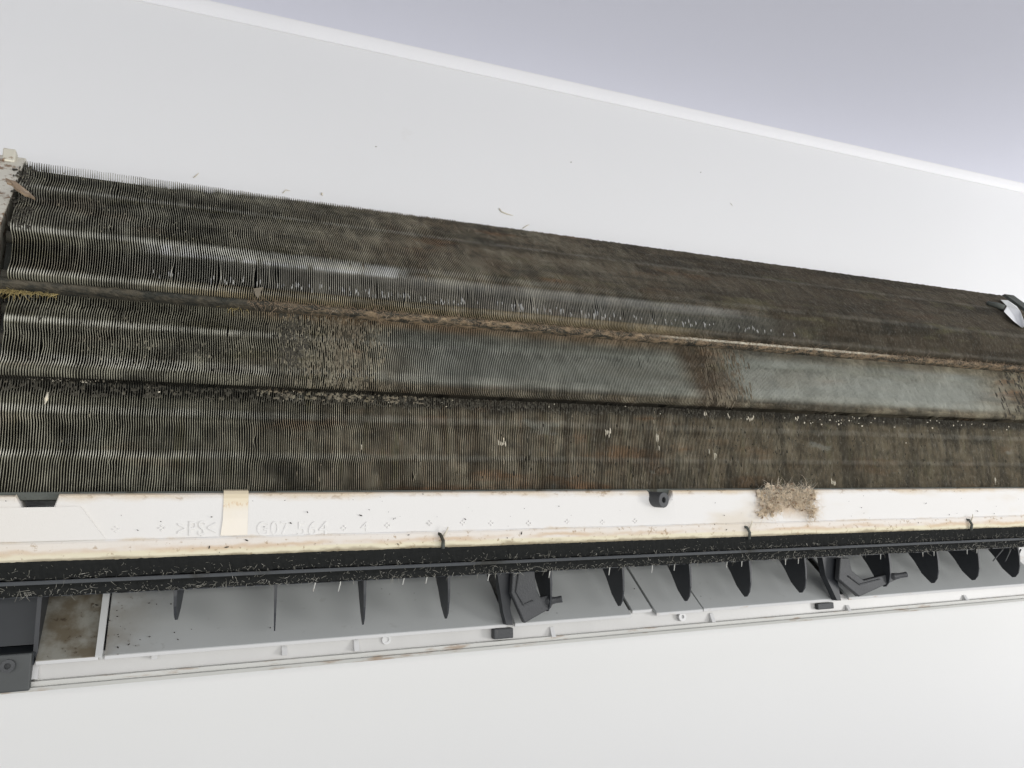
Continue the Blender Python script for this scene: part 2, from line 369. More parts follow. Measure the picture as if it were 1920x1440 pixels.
XS, XE, PITCH = -0.0857, 0.830, 0.0013
def resample(poly, n):
    p = np.array(poly, float); l = np.r_[0, np.cumsum(np.linalg.norm(np.diff(p, axis=0), axis=1))]
    q = np.linspace(0, l[-1], n); return np.c_[np.interp(q, l, p[:, 0]), np.interp(q, l, p[:, 1])], q
def arc(p0, p1, p2, n=6):
    p0, p1, p2 = map(np.array, (p0, p1, p2)); s = np.linspace(0, 1, n)[:, None]
    return ((1 - s) ** 2 * p0 + 2 * s * (1 - s) * p1 + s * s * p2).tolist()
PROF = [
    [(.4945, .1370), (.4900, .1378), (.4880, .1405), (.4890, .1440), (.4915, .1590)] + arc((.4920, .1625), (.4930, .1690), (.4975, .1740)) + [(.546, .2285), (.548, .2307)],
    [(.4960, .0838), (.4900, .0838), (.4878, .0862), (.4890, .0910), (.5000, .1330), (.5035, .1362)],
    [(.4965, .0195), (.4960, .0240), (.4960, .0500), (.4965, .0800), (.4972, .0872)],
]
NS = [46, 34, 34]
BANKLAB = ['sloping upper bank of furry brown fins', 'middle bank with a long stretch of clean grey fins', 'upright lower bank with dark mould along its top']
BANKS = []
for b in range(3):
    P, q = resample(PROF[b], NS[b]); K = len(P)
    T = np.gradient(P, axis=0); T /= np.linalg.norm(T, axis=1)[:, None]
    Nn = np.c_[T[:, 1], -T[:, 0]]                     # inward: away from the room
    if b == 0:
        w = np.clip((P[:, 1] - .160) / .02, 0, 1)[:, None]; Nn = (1 - w) * np.array([1., 0.02]) + w * np.array([.75, -.66])
    elif b == 1: Nn = np.tile([.968, -.25], (K, 1))
    else: Nn = np.tile([1., 0.], (K, 1))
    Nn = Nn / np.linalg.norm(Nn, axis=1)[:, None]
    n = int((XE - XS) / PITCH); s = q / q[-1]
    # fin front edges wander together in groups, and singly a little
    dx = vnoise((n, K), (60, 5), 11 + b) * .00032 + vnoise((n, K), (230, 9), 21 + b) * .00022
    dx += vnoise((n, K), (max(8, n // 60), 3), 31 + b) * .0006 * (1 if b == 0 else .4)
    # crimp lines of the sheet: at certain heights every fin jogs sideways
    jog = np.zeros(K)
    for (sc, amp, wd) in {0: ((.10, .0004, .02), (.27, -.0005, .03), (.50, .0005, .03), (.62, -.0005, .03), (.78, .0005, .03), (.9, -.0004, .02)),
                          1: ((.22, .0005, .03), (.55, -.0004, .03), (.80, .0005, .03)), 2: ((.3, .0004, .03), (.62, -.0004, .03), (.85, .0003, .03))}[b]:
        jog += amp * np.tanh((s - sc) / wd)
    dx = dx + jog[None, :] * (0.7 + .6 * vnoise((n, 1), (40, 1), 41 + b))
    shear = -np.clip(s - .25, 0, 1)[None, :] * (.0085 if b == 0 else 0)      # the sheets of the slope lean a little
    # a few fins knocked flat
    for _ in range(26):
        i0 = rng.integers(0, n - 6); s0 = rng.uniform(.08, .9); a = rng.uniform(-.0011, .0011); hw = rng.uniform(.02, .07)
        k = rng.integers(2, 6)
        dx[i0:i0 + k] += a * np.exp(-((s - s0) / hw) ** 2)[None, :] * np.linspace(1, .4, k)[:, None]
    x0 = XS + np.arange(n) * PITCH
    if b == 0:
        for _ in range(26):
            i0 = int((rng.uniform(-.02, .36) - XS) / PITCH); k_ = rng.integers(1, 4)
            dx[i0:i0 + k_] += rng.uniform(-.0011, .0011) * np.exp(-((P[:, 1] - rng.uniform(.147, .158)) / rng.uniform(.003, .007)) ** 2)[None, :]
    dx = dx * np.interp(x0, [.12, .38], [1.0, .35])[:, None]
    xb = x0[:, None] + shear
    thick = .00022 + .00022 * (.5 + .5 * vnoise((n, K), (110, 8), 51 + b)) ** 2
    if b == 0: thick = thick * np.where((P[:, 1] > .1450) & (P[:, 1] < .1595), .6, 1.0)[None, :]
    flare = np.zeros(K)                               # folds where the sheet edge is curled over: broad, catching the light
    for sc, wd in {0: ((.055, .03), (.30, .035), (.70, .025)), 1: ((.20, .05), (.66, .035)), 2: ((.31, .03), (.63, .03))}[b]:
        flare += np.exp(-((s - sc) / wd) ** 2)
    fl = flare[None, :] * .00048 * (.6 + .6 * vnoise((n, K), (50, 3), 61 + b))
    depth1, depth2 = .0010, .0115
    V = np.zeros((n, K, 6, 3))
    # ragged front edge
    rag = vnoise((n, K), (n // 2, K), 71 + b) * .00035
    for r, (dep, xo) in enumerate(((0, 1), (0, 1), (depth1, 0), (depth1, 0), (depth2, 0), (depth2, 0))):
        sg = -1 if r % 2 == 0 else 1
        if dep == 0: xx = xb + dx - fl * .6 + sg * thick / 2
        elif dep == depth1: xx = xb + dx * .8 + fl * .25 + sg * thick / 2
        else: xx = xb + dx * .4 + sg * thick / 2
        V[:, :, r, 0] = xx
        dd = dep + (rag if dep == 0 else 0)
        V[:, :, r, 1] = P[None, :, 0] + Nn[None, :, 0] * dd
        V[:, :, r, 2] = P[None, :, 1] + Nn[None, :, 1] * dd
    idx = np.arange(K * 6).reshape(K, 6); Q = []
    for (a, c) in ((0, 1), (2, 0), (4, 2), (1, 3), (3, 5)):
        Q.append(np.stack([idx[:-1, a], idx[:-1, c], idx[1:, c], idx[1:, a]], 1))
    Q.append(np.array([[idx[0, 1], idx[0, 0], idx[0, 2], idx[0, 3]], [idx[0, 3], idx[0, 2], idx[0, 4], idx[0, 5]],
                       [idx[-1, 0], idx[-1, 1], idx[-1, 3], idx[-1, 2]], [idx[-1, 2], idx[-1, 3], idx[-1, 5], idx[-1, 4]]]))
    Q = np.concatenate(Q)
    # dark solid body behind the sheets
    dep = np.full(K, .0105)
    if b == 0: dep[-5:] = (.009, .0075, .006, .0045, .0035)
    ins = P + Nn * dep[:, None]; back = P + Nn * .036
    lo, hi = (1, K - 1) if b == 0 else (0, K)
    ks = list(range(lo, hi - 1, 3)) + [hi - 1]
    core = [tuple(ins[i]) for i in ks] + [tuple(back[i]) for i in ks[::-1]]
    bank = MB().prism(core, XS - .004, XE + .004).build('coil_bank', M_CORE, AC, label=BANKLAB[b])
    for s_ in {0: (.08, .30, .50, .70, .88), 1: (.22, .52, .82), 2: (.15, .48, .80)}[b]:
        k = int(s_ * (K - 1)); c = P[k] + Nn[k] * .0088
        MB().tube([(XS - .004, c[0], c[1]), (XE + .004, c[0], c[1])], .0034, 10).build('tube', M_TUBE, bank, True)
    NI = 100; EA = np.tile([1., 1., .16, .16, 0., 0.], K)
    for i in range(NI):
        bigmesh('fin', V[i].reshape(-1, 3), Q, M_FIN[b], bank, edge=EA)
    rest = V[NI:].reshape(-1, 3)
    QQ = (Q[None] + (np.arange(n - NI) * K * 6)[:, None, None]).reshape(-1, 4)
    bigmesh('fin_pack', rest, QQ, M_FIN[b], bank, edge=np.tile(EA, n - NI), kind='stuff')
    BANKS.append((P, Nn, bank))

# steel end plate beside the near end of the fins
P, Nn, _ = BANKS[0]
def endplate(name, x0, x1, mat):
    ol = []
    for k in range(0, len(P), 3): ol.append(tuple(P[k] + Nn[k] * .0005))
    ol += [(.552, .2345), (.565, .232), (.60, .20), (.60, .10), (.52, .02)]
    return bevel(MB().prism(ol, x0, x1).build(name, mat, AC), .0004, 1)
pl = endplate('end_plate', XS - .030, XS - .0065, M_PLATE)
fl_ = MB()
for (a, b_) in ((.62, .82), (.30, .5)):
    pass
box('plate_tab', XS - .0185, XS - .0115, .5465, .556, .2285, .2372, M_PLATE, AC, .0008)
endplate('end_plate', XE + .005, XE + .02, M_RIM)
for b in (1, 2):
    P2, N2, _ = BANKS[b]
    ol = [tuple(v) for v in (P2 + N2 * .001)[::4]] + [tuple(v) for v in (P2 + N2 * .035)[::-1][::4]]
    MB().prism(ol, XS - .03, XS - .0105).build('end_plate', M_PLATE, AC)

# dusty strip closing the gap between upper and middle bank
st = []
for k in range(10):
    a = math.radians(70 + k * 22); st.append((.4955 + .0050 * math.cos(a), .1358 + .0026 * math.sin(a)))
st += [(.506, .1325), (.506, .1368)]
STRIP_OUTLINE = st

def rough_bar(name, poly, mat, amp, n=700):
    xs = np.linspace(XL, XR, n); V = []
    for i, x in enumerate(xs):
        for j, (d, u) in enumerate(poly):
            V.append((x, d + amp * mnoise.noise((x * 420, j * 3.1, 0)), u + amp * mnoise.noise((x * 420, j * 3.1, 9))))
    k = len(poly)
    F = [(j * k + i, j * k + (i + 1) % k, (j + 1) * k + (i + 1) % k, (j + 1) * k + i) for j in range(n - 1) for i in range(k)] + [tuple(range(k))[::-1], tuple(range((n - 1) * k, n * k))]
    return mesh(name, V, F, mat, AC, False)
rough_bar('gap_strip', STRIP_OUTLINE, M_STRIP, .0006, 900)

# ---------------------------------------------------------------- drain tray: rim, foam, seals
box('tray_rim', XL, XR, .483, .4955, .0165, .0208, M_RIM, AC, .0006)
def foam_outline(x):
    """front edge of the foam, lower where it is cut away round the notch and the screw boss"""
    top = .0196
    xn0, xn1 = xat(28, 930, .478), xat(110, 930, .478)
    xb0, xb1 = xat(1217, 925, .478), xat(1262, 925, .478)
    if xn0 < x < xn1:
        a = (x - xn0) / (xn1 - xn0); top = .0196 - .0105 * min(1, a / .28, (1 - a) / .16)
    elif x <= xn0: top = .0190
    if xb0 < x < xb1:
        a = (x - xb0) / (xb1 - xb0); top = .0196 - .0100 * math.sin(min(1, max(0, a)) * math.pi) ** .6
    return top
xs = sorted(set(np.round(np.concatenate([np.linspace(XL, XR, 240), np.linspace(xat(20, 930, .478), xat(116, 930, .478), 60), np.linspace(xat(1210, 925, .478), xat(1268, 925, .478), 50)]), 5)))
secs = []
for x in xs:
    tp = foam_outline(x); w = .0004 * mnoise.noise((x * 25, 0, 0)); sag = .0005 * mnoise.noise((x * 9, 3, 0))
    # the long shallow panel with the lettering starts at a slanted cut
    secs.append([(.497, tp - .0002), (.4805, tp), (.4788, tp - .0009), (.4782, tp - .0030), (.4776 + w, -.0046), (.4770, -.0051 + sag), (.4764, -.0062 + sag), (.4760 + w, -.0105), (.4764, -.0138), (.4775, -.0150 + w), (.497, -.0150)])
k = len(secs[0]); V = [(x, d, u) for x, s_ in zip(xs, secs) for d, u in s_]
F = [(j * k + i, j * k + (i + 1) % k, (j + 1) * k + (i + 1) % k, (j + 1) * k + i) for j in range(len(xs) - 1) for i in range(k)]
F += [tuple(range(k))[::-1], tuple(range((len(xs) - 1) * k, len(xs) * k))]
foam = mesh('foam_tray', V, F, M_FOAM, AC)
# raised panel left of the slanted cut line
xa, xb = xat(150, 960, .477), xat(198, 1012, .477)
MB().plate([(XL, -.0048), (xb, -.0046), (xa, .0128), (XL, .0120)], .4764, .4785).build('foam_panel', M_FOAM, foam)
# lettering raised in the foam
def letters(txt, px0, py, px1, size, mat=None):
    cu = bpy.data.curves.new('t', 'FONT'); cu.body = txt; cu.size = size; cu.extrude = .00035; cu.bevel_depth = .00018; cu.bevel_resolution = 1; cu.space_character = 1.1
    cu.offset = -.00010
    ob = bpy.data.objects.new('t', cu); C.objects.link(ob); bpy.context.view_layer.update()
    me = bpy.data.meshes.new_from_object(ob.evaluated_get(bpy.context.evaluated_depsgraph_get()))
    bpy.data.objects.remove(ob)
    co = np.array([v.co[:] for v in me.vertices]); x0, x1 = xat(px0, py, .4776), xat(px1, py, .4776)
    z0 = at(px0, py, .4776)[2]
    sc = (x1 - x0) / (co[:, 0].max() - co[:, 0].min())
    V = np.c_[x0 + (co[:, 0] - co[:, 0].min()) * sc, .4777 - co[:, 2], z0 + co[:, 1]]
    mesh('embossed_letters', V, [list(p.vertices) for p in me.polygons], mat or M_EMB, foam)
letters('>PS<', 332, 1005, 404, .0115)
letters('1', 436, 1000, 445, .0100, M_TAPE)
letters('G07', 481, 1004, 541, .0112)
letters('564', 557, 1004, 615, .0112)
letters('4', 676, 996, 691, .0080)
dm = MB(); 
def dotmark(px, py):
    m = MB(); c = at(px, py, .4776)
    for ox, oz in ((0, .0012), (0, -.0012), (-.0013, 0), (.0013, 0)):
        for lev, rr in ((0, .0007), (1, .0004)):
            pass
        n = 8; V = [(c[0] + ox + .0007 * math.cos(a), .4778, c[2] + oz + .0007 * math.sin(a)) for a in np.arange(n) * 2 * math.pi / n]
        V += [(c[0] + ox + .0004 * math.cos(a), .4771, c[2] + oz + .0004 * math.sin(a)) for a in np.arange(n) * 2 * math.pi / n]
        m.add(V, [(j, (j + 1) % n, n + (j + 1) % n, n + j) for j in range(n)] + [tuple(range(n, 2 * n))])
    m.build('dot_mark', M_EMB, foam)
for px, py in ((78, 992), (137, 988), (217, 992), (303, 990), (645, 990), (727, 985), (806, 981), (868, 980), (921, 981), (992, 981), (1064, 978), (1130, 979), (1191, 977)): dotmark(px, py)
# yellowed tape over the foam
xa, xb = xat(419, 960, .478), xat(465, 960, .478)
V = []
for d, u in ((.4825, .0215), (.4796, .0207), (.4782, .0190), (.4777, .0165), (.4772, .005), (.4771, -.0042)):
    V += [(xa - (.0002 if u > 0 else .0012), d, u), (xb, d, u)]
MB().add(V + [(x, d + .0003, u - .0001) for x, d, u in V], [(2 * j, 2 * j + 1, 2 * j + 3, 2 * j + 2) for j in range(5)] + [(12 + 2 * j, 12 + 2 * j + 2, 12 + 2 * j + 3, 12 + 2 * j + 1) for j in range(5)]
         + [(2 * j, 2 * j + 2, 14 + 2 * j, 12 + 2 * j) for j in range(5)] + [(2 * j + 1, 13 + 2 * j, 15 + 2 * j, 2 * j + 3) for j in range(5)] + [(10, 11, 23, 22), (0, 12, 13, 1)]).build('tape', M_TAPE, AC)
# grey screw boss poking out of its cut-out
c = at(1247, 938, .470); 
boss = MB().ring((c[0] - .0052, .488, c[2] + .0016), (.28, -1, -.08), .0019, .0054, .0180, 24).build('screw_boss', M_ARM, AC, False)
bevel(boss, .0004)
MB().plate([(c[0] - .0085, c[2] + .004), (c[0] - .006, c[2] - .0055), (c[0] - .002, c[2] - .008), (c[0] - .0005, c[2] - .004), (c[0] + .004, c[2] + .005)], .4785, .486).build('boss_web', M_ARM, boss)
# hooks poking through the lower foam edge
for px, py in ((830, 1012), (1404, 997), (1820, 982)):
    c = at(px, py, .4745)
    hk = MB().tube([(c[0] - .0022, .480, c[2] + .0045), (c[0] - .0014, .4745, c[2] + .0032), (c[0], .4735, c[2] - .0005), (c[0] + .0003, .475, c[2] - .0052)], [.0008, .0010, .0011, .0012], 8)
    hk.build('hook', M_RIM, AC, True)
    MB().tube([(c[0] + .0005, .4745, c[2] + .002), (c[0] + .0024, .4738, c[2] + .0050), (c[0] + .0036, .4742, c[2] + .0078)], [.0007, .0006, .0003], 6).build('paint_flake', M_PALE, AC, True)

seal1 = rough_bar('foam_seal', [(.497, -.0140), (.4775, -.0146), (.4768, -.0165), (.4785, -.0205), (.4800, -.0240), (.497, -.0250)], M_SEAL, .0005)
MB().prism([(.497, -.0240), (.4774, -.0246), (.4769, -.0252), (.4774, -.0265), (.497, -.0260)], XL, XR).build('seal_strip', M_STEEL, AC)
seal2 = rough_bar('felt_seal', [(.497, -.0262), (.4800, -.0266), (.4790, -.0290), (.4798, -.0318), (.4815, -.0326), (.497, -.0322)], M_SEAL, .0006)
box('tray_underside', XL, XR, .4975, .574, -.034, .014, M_DARK, AC)

# ---------------------------------------------------------------- outlet: floor, deflector blades, arms
DV, UV = .515, -.0690; SL = math.radians(40.3)
def floorpt(dist): return DV + dist * math.cos(SL), UV + dist * math.sin(SL)
def vane(px0, px1, mat, back=.115, fwd=0.0, name='outlet_vane'):
    py = 1165; x0, x1 = (xat(px0, 1265 - px0 * .0 - .0755 * px0 - 22, DV) if px0 > 0 else XL), xat(px1, 1243 - .0755 * px1, DV)
    a = floorpt(-fwd); b = floorpt(back); th = .0022
    nx, nz = math.sin(SL) * th, -math.cos(SL) * th
    o = MB().prism([a, b, (b[0] + nx, b[1] + nz), (a[0] + .0008, a[1] - .0024)], x0, x1).build(name, [mat, M_CASE], AC)
    for p in o.data.polygons:
        if abs(p.normal.y) > .8: p.material_index = 1  # lit look of the front edge put in as the lighter casing colour
    bevel(o, .0003, 1); return o
vane(66, 186, M_VDIRTY); vane(196, 951, M_VANE); vane(966, 1184, M_VANE); vane(1190, 1227, M_VANE, fwd=-.0035); vane(1231, 1318, M_VANE, fwd=.0005); vane(1320, 1579, M_VANE); vane(1592, 1960, M_VANE)
# white upright between dirty panel and first long vane
x0 = xat(188, 1170, .51)
a, b = floorpt(.0), floorpt(.048)
MB().prism([(a[0] - .0010, a[1] + .0002), (b[0] - .0025, b[1] + .0025), (b[0], b[1]), (a[0] + .002, a[1] - .002)], x0 - .0018, x0 + .0018).build('divider', M_WHITEP, AC)
# white trough under the vanes and grey lower lip of the casing
XT = xat(66, 1250, .519)
M_TROUGH = plain('trough_plastic', (.58, .575, .56), .4, var=.10, scale=30)
tr = MB().prism([(.5205, -.0668), (.5225, -.0668), (.5225, -.0840), (.5205, -.0828)], XT, XR).build('trough_wall', M_TROUGH, AC)
MB().prism([(.5170, -.0800), (.5230, -.0796), (.575, -.0796), (.575, -.0855), (.520, -.0855), (.5165, -.0838)], XL, XR).build('casing_lip', M_LIP, AC)
MB().prism([(.5140, -.0826), (.5172, -.0824), (.5172, -.0850), (.5150, -.0848)], XL, XR).build('lip_bead', M_LIP, AC)
def rib(px, py0, py1, mat=M_CASE, w=.0016, tri=True):
    x = xat(px, (py0 + py1) / 2, .519); u0 = at(px, py0, .519)[2]; u1 = at(px, py1, .519)[2]
    MB().prism([(.5165, u1), (.521, u1), (.521, u0), (.5195, u0)], x - w, x + w).build('rib', mat, AC)
for px, py0, py1 in ((66, 1242, 1272), (290, 1212, 1235), (533, 1212, 1228), (668, 1200, 1220), (1036, 1176, 1194), (1335, 1150, 1166), (1590, 1135, 1146), (1810, 1116, 1126)): rib(px, py0, py1)
def cyl(px, py, r0, r1, h, mat, name, d=.5205):
    c = at(px, py, d); o = MB().ring((c[0], d, c[2]), (0, -1, 0), r0, r1, h, 18).build(name, mat, AC); return o
cyl(724, 1199, .0016, .0030, .0012, M_CASE, 'peg_hole'); cyl(1277, 1156, .0013, .0033, .0022, M_CASE, 'screw_post', .5195)
box('clip', xat(924, 1184, .517), xat(960, 1184, .517), .5145, .5200, -.0783, -.0716, M_ARM, AC, .0006)
box('clip', xat(1533, 1137, .517), xat(1563, 1137, .517), .5165, .5200, -.0772, -.0722, M_ARM, AC, .0006)

# near end: dark recess, block and screw boss
XA = xat(66, 1180, .512)
MB().prism([(.553, -.033), (.560, -.033), (.560, -.064), (.548, -.064)], XL, XA - .001).build('recess_wall', M_DARK, AC)
box('recess_floor', XL, XA, .516, .56, -.0712, -.0645, M_DARK, AC)
box('end_block', XL, XA - .0005, .5115, .5205, -.0836, -.0640, M_DARK2, AC, .0008)
c = at(14, 1249, .5105); o = MB().ring((c[0], .512, c[2]), (.08, -1, .05), .0016, .0034, .0036, 20).build('screw_boss', M_ARM, AC)
box('recess_side', XA - .001, XA + .0012, .519, .57, -.068, -.033, M_BLADE, AC)

BLADE = [(.4960, -.0250), (.4955, -.0420), (.4962, -.0500), (.4985, -.0570), (.5022, -.0608), (.5052, -.0612), (.5085, -.0585), (.5142, -.0533), (.5208, -.0430), (.5275, -.0350), (.540, -.0240)]
bx = [0.0087, 0.0629, 0.1158, 0.1699, 0.243, 0.3, 0.3573, 0.4127, 0.4675, 0.559, 0.6162, 0.6676, .722]
def lean(poly, x, th, yaw):
    k = len(poly); V = []
    for sd in (-1, 1):
        for d, u in poly: V.append((x + yaw * (d - .505) + sd * th * (.35 + .65 * (u + .0612) / .036), d, u))
    return V, [(i, (i + 1) % k, k + (i + 1) % k, k + i) for i in range(k)] + [tuple(range(k))[::-1], tuple(range(k, 2 * k))]
for i, x in enumerate(bx):
    po = BLADE if i else [(d, -.025 + (u + .025) * .72) for d, u in BLADE]
    V, F = lean(po, x, .0011, .06 if i > 3 else (.16, .13, .10, .06)[i])
    mesh('deflector_blade', V, F, M_BLADE, AC)
def arm(pts, d0, d1, knob, name='crank_arm'):
    pl = [tuple(at(px, py, d0)[[0, 2]]) for px, py in pts]
    o = bevel(MB().plate(pl, d0, d1).build(name, M_ARM, AC), .0008)
    c = at(*knob, d0); e = at(knob[0] + 24, knob[1] - 4, d0 - .004)
    kn = MB().tube([c + [-.002, .003, .0], c, (c + e) / 2, e], [.0030, .0030, .0022, .0024], 10).build('pin', M_ARM, o, False); bevel(kn, .0004)
    return o
A1 = arm([(962, 1066), (959, 1112), (984, 1169), (1034, 1140), (1040, 1124), (1028, 1116), (1014, 1120), (1006, 1104), (1002, 1066)], .5010, .5060, (1030, 1127))
A2 = arm([(1576, 1046), (1573, 1086), (1612, 1119), (1684, 1086), (1684, 1076), (1672, 1075), (1620, 1088), (1598, 1070), (1592, 1046)], .5010, .5060, (1676, 1081))
for o_, pp in ((A1, [(972, 1075), (968, 1110), (982, 1134), (1000, 1126)]), (A2, [(1590, 1080), (1612, 1096), (1650, 1086)])):
    MB().tube([at(px, py, .5006) for px, py in pp], .0006, 6).build('arm_rib', M_ARM, o_, True)
# dark posts between vane sections
for p in ([(930, 1060), (962, 1060), (957, 1140), (962, 1172), (950, 1172), (944, 1150)], [(1541, 1040), (1578, 1040), (1571, 1090), (1577, 1126), (1570, 1126), (1548, 1080)]):
    MB().plate([tuple(at(px, py, .5085)[[0, 2]]) for px, py in p], .5085, .5145).build('vane_post', M_BLADE, AC)
# little prongs hanging under the felt
for px, py in ((590, 1097), (637, 1097), (757, 1085), (800, 1083), (916, 1078), (1030, 1073), (1142, 1068), (1222, 1064), (1264, 1060), (1362, 1055), (1390, 1053), (1472, 1050), (1496, 1048), (1650, 1040), (1729, 1035), (1750, 1034), (1812, 1031), (1830, 1029)):
    c = at(px, py, .489)
    MB().tube([(c[0] + .0006, .489, c[2] + .006), (c[0] + .0002, .4885, c[2] + .001), (c[0] - .0010, .488, c[2] - .0036)], [.0005, .0004, .0003], 6).build('prong', M_LIP, AC, True)
for x0, x1 in ((1862, 1880), (1885, 1895), (1905, 1914)):
    a = at(x0, 1052, .50); b = at(x1, 1030, .50)
    MB().tube([a, b], [.0005, .0007], 6).build('prong', M_ARM, AC)

# broken white plastic clip on the far end of the upper bank
pts = [(1875, 562), (1890, 563), (1906, 574), (1913, 583), (1924, 612), (1916, 614), (1900, 602), (1882, 584), (1888, 574)]
P, Nn, _ = BANKS[0]
def slope_pt(px, py, off=.0):
    """on the plane of the upper slope"""
    p = np.array([px - 960, py - 720, FPX]); r = np.array([p @ AX, p @ AD, p @ AU])
    a, b_ = np.array([.4975, .1740]), np.array([.548, .2307]); t_ = (b_ - a) / np.linalg.norm(b_ - a); n_ = np.array([-t_[1], t_[0]])
    k = ((a + n_ * off) @ n_) / (r[1] * n_[0] + r[2] * n_[1]); return r * k
V = [slope_pt(px, py, .0045 + .0028 * math.sin(i * 2.1)) for i, (px, py) in enumerate(pts)]; k = len(V); V += [slope_pt(px, py, -.0005) for px, py in pts]
bevel(mesh('end_clip', V, [(i, (i + 1) % k, k + (i + 1) % k, k + i) for i in range(k)] + [tuple(range(k))[::-1], tuple(range(k, 2 * k))], M_WHITEP, AC), .0008)
MB().tube([slope_pt(1852, 568, .0022), slope_pt(1868, 572, .0025), slope_pt(1882, 578, .003)], [.0022, .003, .0035], 10).build('pipe_stub', M_RIM, AC, True)

# ---------------------------------------------------------------- dust: flakes bridging the fins, lint, specks
def flakes(name, n, place, size, mat, parent=None, **tags):
    V = []; Q = []
    for _ in range(n):
        r = place()
        if r is None: continue
        b, x, s, sx, sz = r
        P, Nn, bank = BANKS[b]; k = min(len(P) - 2, max(1, int(s * (len(P) - 1))))
        tv = P[k + 1] - P[k - 1]; tv = tv / np.linalg.norm(tv); f = s * (len(P) - 1) - k; c = P[k] + (P[min(k + 1, len(P) - 1)] - P[k]) * max(0, f)
        m = 7; base = len(V); off = -random.uniform(.0000, .0006)
        ph = random.random() * 6
        ctr = len(V); V.append((x, c[0] + Nn[k][0] * (off - .0004), c[1] + Nn[k][1] * (off - .0004)))
        for j in range(m):
            a = ph + j * 2 * math.pi / m; rr = random.uniform(.45, 1.15)
            q = c + tv * math.sin(a) * sz * rr; o2 = random.uniform(-.0001, .0005)
            V.append((x + math.cos(a) * sx * rr, q[0] + Nn[k][0] * o2, q[1] + Nn[k][1] * o2))
        Q += [(ctr, ctr + 1 + j, ctr + 1 + (j + 1) % m) for j in range(m)]
    if Q: bigmesh(name, np.array(V), np.array(Q), mat, parent, **tags)
U = random.uniform
def in_px(b, px0, px1, s0, s1, sx, sz):
    def f():
        s = U(s0, s1); P = BANKS[b][0]; s = min(.985, max(.01, s)); c = P[int(s * (len(P) - 1))]; px = random.triangular(px0, px1) if px1 - px0 < 260 or random.random() < .3 else U(px0, px1)
        # the spot's place along the coil
        x = xat(px, {0: 480, 1: 640, 2: 830}[b], c[0]); return b, x, s, U(.5, 1.3) * sx, U(.5, 1.3) * sz
    return f
def cluster(b, cx, cs, rx, rs, sx, sz):
    def f(): return b, random.gauss(cx, rx), min(.97, max(.03, random.gauss(cs, rs))), U(.4, 1.4) * sx, U(.4, 1.4) * sz
    return f
T = dict(kind='stuff')
b0, b1, b2 = (BANKS[i][2] for i in range(3))
flakes('dust_flakes', 760, in_px(1, 520, 740, .12, .92, .0005, .0024), 0, M_FLK[1], b1, **T)
flakes('mould_flakes', 260, in_px(1, 515, 585, .3, .97, .0011, .0020), 0, M_MOULD, b1, **T)
flakes('dust_flakes', 70, in_px(1, 150, 540, .3, .55, .0005, .0012), 0, M_FLK[1], b1, **T)
flakes('dust_flakes', 320, in_px(1, 1305, 1405, .12, .95, .0006, .0044), 0, M_FLK[1], b1, **T)
flakes('mould_flakes', 200, in_px(1, 1850, 1990, .05, .98, .0012, .0040), 0, M_MOULD, b1, **T)
flakes('mould_flakes', 380, in_px(1, 0, 560, .1, .95, .0005, .0011), 0, M_MOULD, b1, **T)
flakes('mould_flakes', 2000, in_px(2, -60, 1980, .82, 1.02, .0009, .0013), 0, M_MOULD, b2, **T)
flakes('dust_flakes', 230, in_px(2, 480, 800, .86, .98, .0014, .0011), 0, M_FLK[2], b2, **T)
flakes('dust_flakes', 90, in_px(2, 0, 1920, .05, .8, .0004, .0018), 0, M_FLK[2], b2, **T)
flakes('dust_flakes', 160, in_px(2, 1200, 2050, .0, .9, .0004, .0034), 0, M_FLK[2], b2, **T)
flakes('mould_flakes', 260, in_px(2, 900, 2000, .05, .8, .0005, .0018), 0, M_MOULD, b2, **T)
flakes('pale_flakes', 110, in_px(2, 0, 240, .93, 1.0, .0009, .0006), 0, M_PALE, b2, **T)
flakes('pale_flakes', 60, in_px(2, 1380, 1900, .80, .97, .0009, .0008), 0, M_PALE, b2, **T)
flakes('pale_flakes', 26, in_px(2, 240, 1400, .82, .97, .0006, .0005), 0, M_PALE, b2, **T)
flakes('dust_flakes', 300, in_px(0, 500, 2100, .24, .97, .0004, .0030), 0, M_FLK[0], b0, **T)
flakes('dust_flakes', 300, in_px(0, 20, 700, .32, .92, .0004, .0009), 0, M_FLK[0], b0, **T)
flakes('bent_tips', 150, in_px(0, 280, 1480, .112, .150, .00030, .0024), 0, plain('bare_metal_tip', (.44, .44, .42), .5, var=.3, scale=200), b0, **T)
flakes('mould_flakes', 160, in_px(0, 8, 60, .30, .95, .0010, .0018), 0, M_MOULD, b0, **T)
# reflections on the lower bank's fins, put in as pale strips
for px, s, w, h in ((1143, .63, 4, .0032), (1235, .60, 2, .0052), (1237, .48, 1, .0030), (1328, .86, 2, .0022), (1330, .45, 1, .0030), (1341, .40, 2, .0040), (1372, .86, 2, .0024), (1412, .84, 6, .0020), (943, .50, 5, .0026), (1500, .86, 3, .0018), (1557, .10, 4, .0034), (680, .43, 1, .0022), (1858, .12, 1, .0042), (1700, .60, 1, .0012)):
    x = xat(px, 830, .496) - w * PITCH / 2
    mm_ = iter([(2, x + j * PITCH, s + U(-.02, .02), .00042, h * U(.6, 1.1)) for j in range(w)] * 2)
    flakes('glint_strips', w * 2, lambda: next(mm_), 0, M_PALE, b2, **T)

